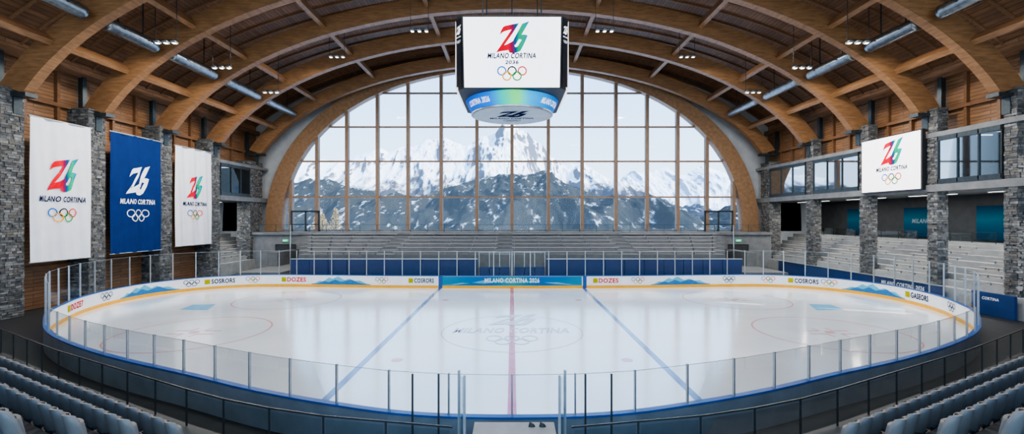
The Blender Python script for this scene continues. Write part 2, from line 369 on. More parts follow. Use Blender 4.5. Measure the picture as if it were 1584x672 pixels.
for sg,sd in((-1,'left'),(1,'right')):
    for k in range(5):
        y0=(26.0 if k==0 else AY[k-1]+.7); y1=AY[k]-1.1; X=sg*31.1; z=22.35
        b=MB(); R=[]; nn=18
        m=int((y1-y0)/.22)
        for i in range(m+1):
            y=y0+(y1-y0)*i/m; r=.50+(.035 if i%2 else 0)
            R.append([(X+r*math.cos(2*PI*j/nn),y,z+r*math.sin(2*PI*j/nn)) for j in range(nn)])
        b.sweep(R)
        t=thing('air_duct','ribbed silver air duct under the %s roof slope %s'%(sd,bay[k]),'air duct',(X,(y0+y1)/2,z),group='silver ducts under the roof')
        obj('duct',b,ductm,t,smooth=True)
        for q in(.25,.75):
            b=MB()
            yy=y0+(y1-y0)*q; b.box(X-.03,yy-.05,z+.5,X+.03,yy+.05,roofz(X)-.1); b.box(X-.6,yy-.06,z-.02,X+.6,yy+.06,z+.04)
            obj('hanger',b,steel,t)
def rig(x,y,z,lab,power=1500,nl=3):
    t=thing('floodlight_rig',lab,'floodlight',(x,y,z),group='floodlights hanging under the roof')
    b=MB(); b.box(x-.95,y-.05,z+.2,x+.95,y+.05,z+.28); b.box(x-.9,y-.02,z+.25,x-.86,y+.02,roofz(x)-.1); b.box(x+.86,y-.02,z+.25,x+.9,y+.02,roofz(x)-.1); obj('rail',b,steel,t)
    for i in range(nl):
        cx=x-.7+1.4*i/(nl-1)
        b=MB(); b.box(cx-.18,y-.2,z-.02,cx+.18,y+.2,z+.12); b.box(cx-.1,y-.08,z+.08,cx+.1,y+.08,z+.22); h=obj('lamp_housing',b,alu,t)
        b=MB(); b.box(cx-.12,y-.12,z-.05,cx+.12,y+.12,z-.02); obj('lens',b,lensm,h)
    l=bpy.data.lights.new('overhead_area','AREA'); l.shape='RECTANGLE'; l.size=1.6; l.size_y=.15; l.energy=power; l.color=(1,.94,.86)
    o=bpy.data.objects.new('overhead_area',l); C.objects.link(o); o.location=(x,y,z-.1)
PW=2050
for sg,sd in((-1,'left'),(1,'right')):
    rig(sg*9.2,44,26,'row of floodlights %s of the scoreboard, between second and third arches'%sd,PW)
    rig(sg*20.4,51.6,26.2,'row of floodlights high on the %s slope between third and fourth arches'%sd,PW)
    rig(sg*28.6,36.6,21.9,'long floodlight row nearest the camera beside the %s duct'%sd,PW*.8)
    rig(sg*28.6,43.6,22.2,'middle floodlight row beside the %s duct'%sd,PW*.8)
    rig(sg*28.0,51.4,22.0,'farthest floodlight row beside the %s duct'%sd,PW*.8)
for x,y,z in((-16,22,26),(16,22,26),(-20,8,24),(20,8,24),(0,14,28)):  # unseen fill lamps added overhead near the camera, no fixtures built
    l=bpy.data.lights.new('overhead_area','AREA'); l.shape='RECTANGLE'; l.size=3; l.size_y=1; l.energy=1900; l.color=(1,.93,.84)
    o=bpy.data.objects.new('overhead_area',l); C.objects.link(o); o.location=(x,y,z)
# ------------------------------------------------------------------ stone columns
def column(x0,x1,y0,y1,zt,lab):
    t=thing('stone_column',lab,'stone column',((x0+x1)/2,(y0+y1)/2,0),group='stone columns along the side walls')
    b=MB(); b.box(x0+.06,y0+.06,0,x1-.06,y1-.06,zt,5)
    z=0
    sgin = 1 if x0<0 else -1
    while z<zt-.03:
        h=min(random.uniform(.11,.24),zt-z)
        for face in range(3):
            if face in(0,2): a0,a1=y0,y1
            else: a0,a1=x0,x1
            if face==2 and sgin>0: continue
            q=a0
            while q<a1-.02:
                w=min(random.uniform(.2,.55),a1-q)
                if a1-q-w<.12: w=a1-q
                d=random.uniform(-.035,.055); g=.01; mi=random.choice((0,1,1,2,2,3,3,4,0))
                if face==0:
                    xi=(x1 if sgin>0 else x0); b.box(xi-sgin*.12,q+g,z+g,xi+sgin*d,q+w-g,z+h-g,mi)
                elif face==2: b.box(x1-.12,q+g,z+g,x1+d,q+w-g,z+h-g,mi)
                else: b.box(q+g,y0-d,z+g,q+w-g,y0+.12,z+h-g,mi)
                q+=w
        z+=h
    obj('shaft',b,stones+[mortar],t)
    b=MB(); b.box(x0-.05,y0-.05,zt,x1+.05,y1+.05,zt+.15); obj('cap',b,stones[1],t)
ordn=['nearest the seating','second from the seating','third from the seating','fourth from the seating','farthest, beside the arched window']
for sg,sd,CC in((-1,'left',COLL),(1,'right',COLR)):
    for k,(y0,y1,wd) in enumerate(CC):
        zt=[16.9,16.9,17.0,17.0,15.4][k]
        xa,xb=sorted((sg*37.0,sg*(37+wd))); column(xa,xb,y0,y1,zt,'rough grey stone column on the %s wall, %s'%(sd,ordn[k]))
# ------------------------------------------------------------------ banners
def banner(Y0,Y1,z0,z1,wh,ccy,sc,lab):
    X=-36.75
    wav=lambda u,v:.07*math.sin((u-Y0)*3.1)+.03*math.sin((u-Y0)*7+v*.5)
    mp=pl_left(X,wav)
    t=thing('hanging_banner',lab,'banner',(X,(Y0+Y1)/2,z0),group='banners on the left wall')
    b=MB(); b.grid(lambda a,c:mp(Y0+(Y1-Y0)*a,z0+(z1-z0)*c,0),60,20); obj('cloth',b,bw if wh else bb,t,smooth=True)
    b=MB(); b.tube((X,Y0-.1,z1),(X,Y1+.1,z1),.07); obj('rod',b,alu,t)
    b=MB(); b.tube((X,Y0-.05,z0),(X,Y1+.05,z0),.05); obj('rod',b,alu,t)
    cy=(Y0+Y1)/2+.05; w=(Y1-Y0)*.78*sc
    art_emblem(cy,ccy+1.45*w/3.8,w*.56,w*.70,mp,grady if wh else inkw,t,.06)
    art_text('MILANO CORTINA',cy,ccy-.55*w/3.8,w,w*.125,mp,inkn if wh else inkw,t,eps=.06)
    art_rings(cy,ccy-1.85*w/3.8,w*.62,mp,RB if wh else [inkw],t,eps=.06,th=.15)
banner(33.75,38.6,4.0,15.25,True,9.5,1,'white hanging banner nearest the camera with coloured emblem')
banner(40.5,46.4,4.1,15.4,False,9.6,.86,'dark blue hanging banner with white emblem and lettering')
banner(48.3,54.2,4.3,15.4,True,9.6,.8,'white hanging banner farthest from the camera, past the blue one')
# ------------------------------------------------------------------ ice and boards
ice=thing('ice_sheet','glossy white ice sheet with faint painted lines inside the boards','ice rink',(0,31,0))
b=MB(); m=240; pts=[PS(LEN*i/m) for i in range(m)]
b.add([(0,31,0)]+[(p.x,p.y,0) for p in pts],[(0,(i+1)%m+1,i+1) for i in range(m)]); obj('ice',b,icem,ice)
zi=.006
def bound(X,far):
    c=[p for p in (PS(LEN*i/2000) for i in range(2000)) if abs(p.x-X)<.06]
    return max(q.y for q in c) if far else min(q.y for q in c)
def line(X,w,mat,name):
    b=MB(); b.add([(X-w/2,bound(X,0),zi),(X+w/2,bound(X,0),zi),(X+w/2,bound(X,1),zi),(X-w/2,bound(X,1),zi)],[(0,1,2,3)]); obj(name,b,mat,ice)
line(0,.34,icered2,'centre_line'); line(-7.6,.34,iceblue,'blue_line'); line(7.6,.34,iceblue,'blue_line')
def ringm(cx,cy,r,w,mat,name,z=.007):
    b=MB();n=96
    b.add([(cx+q*math.cos(2*PI*i/n),cy+q*math.sin(2*PI*i/n),z) for q in(r-w,r) for i in range(n)],[(i,(i+1)%n,n+(i+1)%n,n+i) for i in range(n)]); obj(name,b,mat,ice)
ringm(0,29,4.6,.07,iceink,'centre_circle')
for sg in(-1,1):
    for cx,cy in((sg*20.6,28.7),(sg*20.3,40.3)):
        ringm(cx,cy,4.5,.11,icered,'face_off_circle')
        b=MB()
        for dx in(-1,1):
            for dy in(-1,1):
                b.box(cx+dx*.4,cy+dy*.35,zi,cx+dx*1.5,cy+dy*.47,zi+.003); b.box(cx+dx*.4,cy+dy*.35,zi,cx+dx*.5,cy+dy*1.1,zi+.003)
        n=24; b.add([(cx,cy,.009)]+[(cx+.3*math.cos(2*PI*i/n),cy+.3*math.sin(2*PI*i/n),.009) for i in range(n)],[(0,i+1,(i+1)%n+1) for i in range(n)])
        obj('face_off_mark',b,icered,ice)
    for cx,cy in((sg*6.0,23.1),(sg*6.0,40)):
        b=MB(); n=24; b.add([(cx,cy,.009)]+[(cx+.3*math.cos(2*PI*i/n),cy+.3*math.sin(2*PI*i/n),.009) for i in range(n)],[(0,i+1,(i+1)%n+1) for i in range(n)]); obj('face_off_dot',b,icered,ice)
    b=MB(); b.add([(sg*24.5,35.6,.008),(sg*26.9,35.8,.008),(sg*27.3,37.9,.008),(sg*25.5,38.1,.008)],[(0,1,2,3)]); obj('pale_blue_patch',b,icepale,ice)
fl=lambda u,v,w:(u,v,w)
art_emblem(0.1,32.3,3.0,3.4,fl,iceink,ice,.012); art_text('MILANO CORTINA',0,29.2,7.6,1.3,fl,iceink,ice,eps=.012); art_rings(0,26.9,3.2,fl,[iceink],ice,h=2.0,eps=.012)
NSEG=88; SG=LEN/NSEG
sections=[]
NSC=22
for k in range(NSC):
    s0=(k-.5)*4*SG; s1=s0+4*SG; p=PS((s0+s1)/2)
    t=thing('dasher_board','x','rink board',(p.x,p.y,0),group='rink board sections'); sections.append((s0,s1,t))
    b=MB(); sweepbox(b,s0,s1,-.18,0,0,1.25,mi=0,mo=1); obj('board_panel',b,[boardw,boardg],t)
    b=MB(); sweepbox(b,s0,s1,0,.03,0,.27); obj('kick_strip',b,yel,t)
    b=MB(); sweepbox(b,s0,s1,-.20,.03,1.25,1.31); obj('cap_rail',b,blue,t)
for k,(s0,s1,t) in enumerate(sections):
    if k==0: t['label']='near rink board section at the bottom centre, behind the pale bench'
    elif k==11: t['label']='centre rink board section on the far side with teal mountain lettering panel'
    else:
        kk=k if k<11 else 22-k; sd='left' if k<11 else 'right'
        o=['','first','second','third','fourth','fifth','sixth','seventh','eighth','ninth','tenth'][kk]
        t['label']='rink board section, %s going round the %s side from the near centre'%(o,sd)
def sec_of(s):
    s%=LEN
    for s0,s1,t in sections:
        if s0<=s<s1: return t
    return sections[0][2]
for px in(165,297,392,591,987,1127,1188,1282,1472):
    s=s_px(px); art_rings(0,.78,1.4,bmap(s),RB if px not in (165,297,1127,1472) else [inkn],sec_of(s),eps=.02,th=.15)
for px,txt,mt in((116,'DOZE7',inkr),(341,'SOSRORS',inkn),(455,'DOZES',inkr),(652,'COSRORS',inkn),(938,'DOZES',inkr),(1243,'COSRORS',inkn),(1420,'GASEORS',inkn)):
    s=s_px(px); art_text(txt,.25,.78,2.1,.48,bmap(s),mt,sec_of(s),slant=0)
    b=MB(); f=bmap(s); b.add([f(-1.4,.54,.02),f(-.92,.54,.02),f(-.92,1.02,.02),f(-1.4,1.02,.02)],[(0,1,2,3)]); obj('logo_mark',b,inky,sec_of(s))
def mpanel(x0,x1,full=False):
    a=s_px(x0);c=s_px(x1); L0=c-a; mid=(a+c)/2; f=bmap(a); t=sec_of(mid); nn=max(8,int(L0/.3))
    if full:
        b=MB(); b.strip([f(L0*i/nn,.27,.015) for i in range(nn+1)],[f(L0*i/nn,1.22,.015) for i in range(nn+1)]); obj('mountain_picture',b,mtn1,t)
    P_=[(0,.04),(.06,.12),(.14,.42),(.20,.34),(.30,.85),(.36,.66),(.45,1.0),(.56,.52),(.64,.72),(.72,.45),(.82,.50),(.93,.12),(1,.04)]
    Q_=[(0,.03),(.10,.10),(.22,.6),(.30,.35),(.40,.85),(.50,.45),(.68,.9),(.80,.3),(.92,.10),(1,.03)]
    for q,(lo,mt,am) in enumerate(((.28,mtn3,.86),(.28,mtn2 if not full else mtn1,.60))):
        b=MB(); top=[]; fp=prof(P_ if q==0 else Q_)
        for i in range(nn*2+1):
            u=i/(nn*2); e=1 if not full else .75
            top.append(f(L0*u,lo+.02+e*am*fp(u),.02+.006*q))
        b.strip([f(L0*i/(nn*2),lo,.02+.006*q) for i in range(nn*2+1)],top); obj('mountain_picture',b,mt,t)
mpanel(684,900,True)
for a,c in((482,574),(185,278),(1006,1098),(1302,1400)): mpanel(a,c)
s=s_px(792); art_text('MILANO CORTINA 2026',0,.82,5.8,.5,bmap(s),inkw,sec_of(s),eps=.05,slant=0)
for px in(681,904):
    s=s_px(px); b=MB(); f=bmap(s); b.add([f(-.2,.0,.04),f(.2,.0,.04),f(.2,1.25,.04),f(-.2,1.25,.04)],[(0,1,2,3)]); obj('blue_stripe',b,blue,sec_of(s))
# rink glass
def glassproto(h,r):
    t=thing('rink_glass_panel','clear rink glass','glass panel',(0,0,1.31))
    ORG[t.name]=Vector((0,0,0))
    b=MB(); b.box(-r,-.04,0,r,.04,h); obj('stanchion',b,alu,t)
    b=MB(); b.add([(.04,0,0),(SG-.04,0,0),(SG-.04,0,h-.03),(.04,0,h-.03)],[(0,1,2,3)]); p=obj('pane',b,glass,t)
    q=.012 if h<2 else .015
    b=MB(); b.box(.03,-q*.6,h-.03-q,SG-.03,q*.6,h-.03+q*.2); obj('edge_trim',b,alu,p)
    return t
tall=glassproto(2.6,.038); short=glassproto(1.3,.026); ut=us=False
for k in range(NSEG):
    a=PS(k*SG)-NS(k*SG)*.09; c=PS((k+1)*SG)-NS((k+1)*SG)*.09; d=c-a; rz=math.atan2(d.y,d.x); midy=(a.y+c.y)/2
    sd='left' if (a.x+c.x)<0 else 'right'
    isT=midy>24.5
    lab=('tall clear glass panel with metal post on the far boards, %s half'%sd if midy>44 else 'tall clear glass panel with metal post around the %s end of the rink'%sd) if isT else 'low clear glass panel with metal post on the near boards, %s half'%sd
    pr=tall if isT else short
    first=(isT and not ut) or (not isT and not us)
    if first:
        pr.location=(a.x,a.y,1.31); pr.rotation_euler=(0,0,rz); pr.scale=(d.length/SG,1,1); pr['label']=lab; pr['group']=lab
        if isT: ut=True
        else: us=True
    else: dup(pr,(a.x,a.y,1.31),rz,lab,lab,d.length/SG)
# ------------------------------------------------------------------ railings
def railproto(name,Ls,h,gl,metal,label,r=.02):
    t=thing(name,label,'railing',(0,0,0))
    b=MB(); b.box(-r,-r,0,r,r,h); obj('post',b,metal,t)
    b=MB(); b.box(-r,-r*1.1,h-.01,Ls+r,r*1.1,h+.03); obj('top_rail',b,metal,t)
    b=MB(); b.add([(.06,0,.08),(Ls-.06,0,.08),(Ls-.06,0,h-.08),(.06,0,h-.08)],[(0,1,2,3)]); obj('pane',b,gl,t)
    return t
def run_rail(name,pts,z,h,gl,metal,label,Ls=1.7,r=.02):
    P=[Vector(p) for p in pts]; cu=[0]
    for a,c in zip(P,P[1:]): cu.append(cu[-1]+(c-a).length)
    n=max(1,round(cu[-1]/Ls)); L1=cu[-1]/n
    def at(s):
        i=min(max(bisect.bisect_right(cu,s)-1,0),len(P)-2); return P[i].lerp(P[i+1],(s-cu[i])/(cu[i+1]-cu[i]))
    pr=railproto(name,L1,h,gl,metal,label,r); pr['group']=label
    for k in range(n):
        a=at(k*L1);c=at((k+1)*L1);d=c-a; rz=math.atan2(d.y,d.x)
        if k==0: pr.location=(a.x,a.y,z); pr.rotation_euler=(0,0,rz); pr.scale=(d.length/L1,1,1)
        else: dup(pr,(a.x,a.y,z),rz,label,label,d.length/L1)
RP=[(-27.0,22.3),(-23.9,20.7),(-17.9,17.4),(-9.6,13.3),(-7.7,12.45),(-5.4,11.7),(-1.5,11.0)]
QS=.80
dx,dy=.89,-.456; nx,ny=-.456,-.89; P0=Vector((-24.45,19.63))*QS; RS=.37; RD=.76
TZ=H-5.14*QS-.86
TEND=14.6
for sg,sd in((-1,'left'),(1,'right')):
    run_rail('balustrade',[(-sg*x,y) for x,y in RP],1.1,1.1,tint,steel,'dark metal and glass railing section in front of the %s grey seats'%sd,1.8)
    b=MB()
    fr=[(-sg*x,y+.12) for x,y in RP]
    b.add([(x,y,0) for x,y in fr]+[(x,y,1.1) for x,y in fr],[(i,i+1,len(fr)+i+1,len(fr)+i) for i in range(len(fr)-1)])
    b.strip([(x,y,1.1) for x,y in fr],[(x,y-9,1.1) for x,y in fr])
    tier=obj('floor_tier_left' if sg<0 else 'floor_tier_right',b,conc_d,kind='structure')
    b=MB()
    def pt(t,o,z): 
        q=P0+Vector((dx,dy))*t+Vector((nx,ny))*o; return (-sg*q.x,q.y,z)
    t0,t1=-7,TEND
    for k in range(10):
        o0=-.5+RD*k; o1=o0+RD; z=TZ+RS*k
        b.add([pt(t0,o0,z-RS if k else 1.1),pt(t1,o0,z-RS if k else 1.1),pt(t1,o0,z),pt(t0,o0,z),pt(t1,o1,z),pt(t0,o1,z),pt(t1,o0,0),pt(t1,o1,0)],[(0,1,2,3),(3,2,4,5),(6,7,4,2)])
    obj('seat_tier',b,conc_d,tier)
# seats
seat=thing('stadium_seat','grey plastic stadium seat','seat',(0,0,0))
b=MB()
def shell(o):
    def f(u,v):
        e=abs(u-.5)*2; s=1 if u>.5 else -1
        wv=.225*(1-.10*(1-v))*(1-max(0,(v-.55)/.45)**2.4*.48)
        z=.32+.54*v-.035*e**3*v
        return (s*e*wv,-.15-.12*v+.13*e**2.2*(1-.3*v)+o,z)
    return f
b.grid(shell(0),14,12); b.grid(shell(-.045),14,12)
fi,fo=shell(0),shell(-.045)
edge=[(i/14,0) for i in range(15)]+[(1,j/12) for j in range(1,13)]+[(1-i/14,1) for i in range(1,15)]+[(0,1-j/12) for j in range(1,13)]
b.strip([fi(*e) for e in edge],[fo(*e) for e in edge])
obj('backrest',b,seatm,seat,smooth=True)
b=MB()
def pan(o):
    def f(u,v):
        e=abs(u-.5)*2; x=(u-.5)*.37*(1-.2*v**3)
        return (x,-.02-.06*v+.03*(1-e**2)+o,.34+.36*v)
    return f
b.grid(pan(0),10,8); b.grid(pan(-.05),10,8)
edge=[(i/10,0) for i in range(11)]+[(1,j/8) for j in range(1,9)]+[(1-i/10,1) for i in range(1,11)]+[(0,1-j/8) for j in range(1,9)]
b.strip([pan(0)(*e) for e in edge],[pan(-.05)(*e) for e in edge]); obj('seat_pan',b,seatm,seat,smooth=True)
b=MB(); b.box(-.04,-.2,.02,.04,-.12,.38); b.box(-.15,-.25,0,.15,-.1,.03); b.box(-.2,-.17,.3,.2,-.02,.34); obj('bracket',b,seatd,seat)
first=True; nseat=0
rown=['front','second','third','fourth','fifth','sixth','seventh','eighth','ninth']
for sg,sd in((-1,'left'),(1,'right')):
    for k in range(9):
        o=RD*k; z=TZ+RS*k
        t=-6.0
        while t<TEND-.2:
            q=P0+Vector((dx,dy))*t+Vector((nx,ny))*o; X=-sg*q.x;Y=q.y
            t+=.52
            if Y<1.8: continue
            px=792+F*X/Y; pyt=338+F*(H-z-.86)/Y
            if px<-50 or px>1634 or pyt>695: continue
            ang=math.atan2(-.456*(-sg),.89)
            loc=(X,Y,z); lab='grey plastic stadium seat in the %s block, one of its %s row'%(sd,rown[k])
            if first: seat.location=loc; seat.rotation_euler=(0,0,ang); seat['label']=lab; seat['group']=lab; first=False
            else: dup(seat,loc,ang,lab,lab)
            nseat+=1
print('seats',nseat)
for sg,sd in((-1,'left'),(1,'right')):
    t=thing('gate_balustrade','tall glass side panel with two posts on the %s of the near gate'%sd,'railing',(sg*1.3,11.6,1.1))
    for bx in ((sg*1.18-.03,10.97,1.1,sg*1.18+.03,11.03,3.5),(sg*1.5-.035,12.5,0,sg*1.5+.035,12.57,3.1)):
        b=MB(); b.box(*bx); obj('post',b,alu,t)
    b=MB(); b.add([(sg*1.19,11.05,1.2),(sg*1.49,12.5,1.2),(sg*1.49,12.5,3.0),(sg*1.19,11.05,3.4)],[(0,1,2,3)]); obj('pane',b,tint,t)
    for X,nm in((2.05,'inner'),(2.78,'outer')):
        b=MB(); b.box(sg*X-.025,12.35,0,sg*X+.025,12.4,3.05); b.box(sg*X-.1,12.3,0,sg*X+.1,12.48,.04)
        obj('gate_post',b,steel,loc=(sg*X,12.4,0),cat='post',label='dark upright gate post, %s one of the pair %s of the pale bench'%(nm,sd))
b=MB(); b.box(-1.6,9,0,1.6,12.3,1.1); obj('floor_landing',b,conc,kind='structure')
t=thing('low_bench','pale grey topped bench at the near gate in the bottom centre','bench',(0.1,11.4,1.1))
b=MB(); b.box(-1.0,11.0,1.86,1.12,11.85,1.94); obj('bench_top',b,benm,t)
for x in(-.9,1.0):
    b=MB(); b.box(x-.04,11.1,1.1,x+.04,11.75,1.86); obj('leg',b,steel,t)
for i,x in enumerate((.52,.80)):
    b=MB()
    def sh(u,v,x=x):
        a=2*PI*u; L_=.15; yy=math.sin(a); hh=.09*v
        return (x+(1-.35*v)*L_*.62*math.cos(a),11.6+(1-.45*v)*.055*yy,1.94+hh*(1.0-.35*math.cos(a)))
    b.grid(sh,16,5); n0=len(b.v)-17; b.add([b.v[n0+j] for j in range(16)],[tuple(range(16))])
    obj('shoe',b,black,loc=(x,11.6,1.94),smooth=True,cat='shoe',label='black shoe on the pale bench, %s of the pair'%('left' if i==0 else 'right'))
# ------------------------------------------------------------------ scoreboard
sb=thing('hanging_scoreboard','dark centre hung scoreboard with white screens and round ribbon display','scoreboard',(0,31.9,14.8))
CY=31.9; Zb,Zt=15.76,20.25
def octo(hw,ch): 
    return [(-ch,-hw),(ch,-hw),(hw,-ch),(hw,ch),(ch,hw),(-ch,hw),(-hw,ch),(-hw,-ch)]
b=MB(); R=[]
for z,k in((Zb-.02,.975),(Zt+.1,1.01)): R.append([(x*k,CY+y*k,z) for x,y in octo(3.6,3.18)])
b.sweep(R); obj('housing',b,black,sb)
ft=CY-3.6*1.01-.03; fb=CY-3.6*.975-.03
def fmap(u,v,w):
    q=(v-Zb)/(Zt-Zb); return (u,fb+(ft-fb)*q-w,v)
b=MB(); b.add([fmap(-3.05,Zb+.03,0),fmap(3.05,Zb+.03,0),fmap(3.12,Zt,0),fmap(-3.12,Zt,0)],[(0,1,2,3)]); scr=obj('front_screen',b,scrw,sb)
art_emblem(.03,Zt-1.32,1.75,1.85,fmap,gradx,scr); art_text('MILANO CORTINA',0,Zt-2.45,3.1,.35,fmap,inkn,scr); art_text('2036',0,Zt-2.86,.85,.25,fmap,inkn,scr); art_rings(0,Zt-3.58,1.9,fmap,RB,scr,th=.17)
for sg in(-1,1):
    k=.995; A=Vector((sg*3.18*k,CY-3.6*k)); B=Vector((sg*3.6*k,CY-3.18*k))
    if sg<0: A,B=B,A
    d=(B-A).normalized(); nrm=Vector((d.y,-d.x)); c=(A+B)/2; 
    def cm(u,v,w,c=c,d=d,nrm=nrm): 
        p=c+d*u+nrm*(w+.07); return (p.x,p.y,v)
    b=MB(); b.add([cm(-.24,Zb+.1,0),cm(.24,Zb+.1,0),cm(.27,Zt,0),cm(-.27,Zt,0)],[(0,1,2,3)]); s2=obj('corner_screen',b,scrd,sb)
    art_emblem(0,Zt-.75,.38,.55,cm,inks,s2); art_text('MILANO CORTINA',0,Zt-1.2,.46,.09,cm,inks,s2); art_rings(0,Zt-1.5,.4,cm,[inks],s2)
    b=MB(); X=sg*3.68; b.add([(X,CY-3.1,Zb+.05),(X,CY+3.1,Zb+.05),(X,CY+3.1,Zt),(X,CY-3.1,Zt)],[(0,1,2,3)]); obj('side_screen',b,scrw,sb)
nn=64
def circ(r,z): return [(r*math.cos(2*PI*j/nn),CY+r*math.sin(2*PI*j/nn),z) for j in range(nn)]
rt,rb=3.3,2.88
b=MB(); b.sweep([circ(rb,14.86),circ(rt,Zb-.03)],caps=False); rs=obj('ribbon_screen',b,ribbon_m,sb,smooth=True)
b=MB(); b.sweep([circ(rb+.05,14.78),circ(rb+.05,14.86)]); obj('ribbon_trim',b,alu,sb)
b=MB(); b.sweep([circ(rb-.1,14.74),circ(rb-.1,14.80)]); us_=obj('underside_screen',b,pm('screen_grey',(.26,.30,.36),(.20,.24,.30),.8,.35,es=.35),sb)
um=lambda u,v,w:(u,CY+(-v),14.73-w)
art_emblem(0,.75,1.9,1.7,um,inkn,us_,.01); art_text('MILANO CORTINA',0,-.55,3.2,.4,um,inkn,us_,eps=.01); art_rings(0,-1.3,1.3,um,[inkn],us_,eps=.01)
def ribm(th0):
    def f(u,v,w):
        q=(v-14.86)/(Zb-14.88); r=rb+(rt-rb)*q+w; a=-PI/2+th0+u/r; return (r*math.cos(a),CY+r*math.sin(a),v)
    return f
for th,tx in((-.85,'CORTINA 2026'),(1.05,'MILANO CORTINA')): art_text(tx,0,15.3,2.2,.36,ribm(th),inks,rs,eps=.03)
for x,y in((-2,-2),(2,-2),(-2,2),(2,2),(0,0)):
    b=MB(); b.tube((x,CY+y,Zt),(x*.9,CY+y,roofz(x)-.1),.045); obj('hanger',b,steel,sb)
for yy in(-2.3,2.1):
    b=MB(); b.box(-2.4,CY+yy,Zt+.1,2.4,CY+yy+.2,Zt+.5); obj('hanging_bar',b,steel,sb)
# ------------------------------------------------------------------ far benches, terrace, walkway
b=MB(); b.box(-37,62.9,5.05,37,67,5.42); b.box(-37,63.2,0,-28.5,63.5,5.05); b.box(28.5,63.2,0,37,63.5,5.05); obj('floor_walkway',b,conc,kind='structure')
terr=thing('terrace','grey stepped concrete terrace below the arched window','terrace',(0,57,0))
terr['kind']='structure'
rows=6
for k in range(rows):
    b=MB()
    y0=51.8+1.85*k; z=3.15+.36*k; x=25.0+5*(k/rows)
    b.box(-x,y0,0,x,y0+1.85,z)
    obj('step',b,terrm,terr)
for k in range(rows):
    y0=51.8+1.85*k; z=3.15+.36*k; x=25.0+5*(k/rows)
    AX=[-x,-15,-.9,14,x]
    for a,c in zip(AX,AX[1:]):
        b=MB(); b.box(a+.9,y0+.35,z+.26,c-.9,y0+.85,z+.32); 
        for q in range(5):
            xx=a+1.2+(c-a-2.4)*q/4; b.box(xx-.06,y0+.5,z,xx+.06,y0+.8,z+.28)
        obj('bench',b,benm,loc=((a+c)/2,y0+.6,z),cat='bench',group='long benches on the far terrace',label='long grey bench on the far terrace, %s row from the glass, %s bay'%(rown[k],['far left','left of centre','right of centre','far right'][AX.index(a)]))
run_rail('walkway_railing',[(-36,62.95),(36,62.95)],5.42,1.05,glass,steel,'thin metal railing section on the walkway under the arched window',2.4,.025)
pw_=thing('bench_barrier','long blue padded barrier behind the far glass','barrier',(0,50,0))
for a,c in((-25,-3.9),(3.9,26)):
    n=int((c-a)/2.1)
    for q in range(n):
        u0=a+(c-a)*q/n; u1=a+(c-a)*(q+1)/n
        b=MB(); b.box(u0+.03,50,0,u1-.03,50.3,2.75); obj('pad',b,navy,pw_)
    b=MB(); b.box(a,49.95,2.75,c,50.35,2.83); obj('trim',b,alu,pw_)
for sg,sd in((-1,'left'),(1,'right')):
    t=thing('penalty_box','glass walled penalty box with thin posts behind the far boards, %s of centre'%sd,'penalty box',(sg*2.1,48.5,0))
    for x in(.25,1.4,2.55,3.7):
        b=MB(); b.box(sg*x-.035,49.9,0,sg*x+.035,50,3.6); obj('post',b,alu,t)
    b=MB(); b.box(sg*.2,49.9,3.55,sg*3.8,50,3.6); obj('top_rail',b,alu,t)
    b=MB(); b.box(sg*.25,49.9,.1,sg*3.7,49.98,1.9); obj('back_panel',b,navy,t)
    b=MB(); b.add([(sg*.25,49.85,1.9),(sg*3.7,49.85,1.9),(sg*3.7,49.85,3.5),(sg*.25,49.85,3.5)],[(0,1,2,3)]); obj('pane',b,glass,t)
    b=MB()
    b.tube((sg*26.0,51.9,4.0),(sg*31.3,62.6,6.4),.05)
    for q in range(7):
        u=q/6; x=26+5.3*u;y=51.9+10.7*u; b.tube((sg*x,y,0.05 if q<1 else 1.0),(sg*x,y,4.0+2.4*u),.04)
    obj('stair_handrail',b,alu,loc=(sg*28,57,0),cat='handrail',label='sloping metal handrail at the %s edge of the far terrace'%sd)
    b=MB(); b.box(sg*26.5,50.5,0,sg*31.5,63.0,1.2); b.box(sg*30.2,57,1.2,sg*31.5,63,3.0); obj('floor_stair_left' if sg<0 else 'floor_stair_right',b,terrm,kind='structure')
    t=thing('exit_sign','small green exit sign on the wall at the %s corner below the window'%sd,'sign',(sg*32.2,63.1,4.1))
    b=MB(); b.box(sg*31.9,63.08,4.05,sg*32.7,63.2,4.4); obj('sign_panel',b,pm('exit_green'+sd,(.0,.4,.15),(.0,.35,.12),3,.4,es=1.0),t)
    art_text('EXIT',sg*32.3,4.22,.6,.2,pl_front(63.08),inks,t,slant=0)
    t=thing('service_door','dark double door below the exit sign in the %s corner'%sd,'door',(sg*32.2,63.1,0))
    b=MB(); b.box(sg*30.9,63.1,0,sg*33.6,63.19,3.6); obj('door_leaf',b,conc_d,t)
    b=MB(); b.box(sg*30.8,63.05,0,sg*30.9,63.2,3.7); b.box(sg*33.6,63.05,0,sg*33.7,63.2,3.7); b.box(sg*30.8,63.05,3.6,sg*33.7,63.2,3.7); obj('frame',b,steel,t)
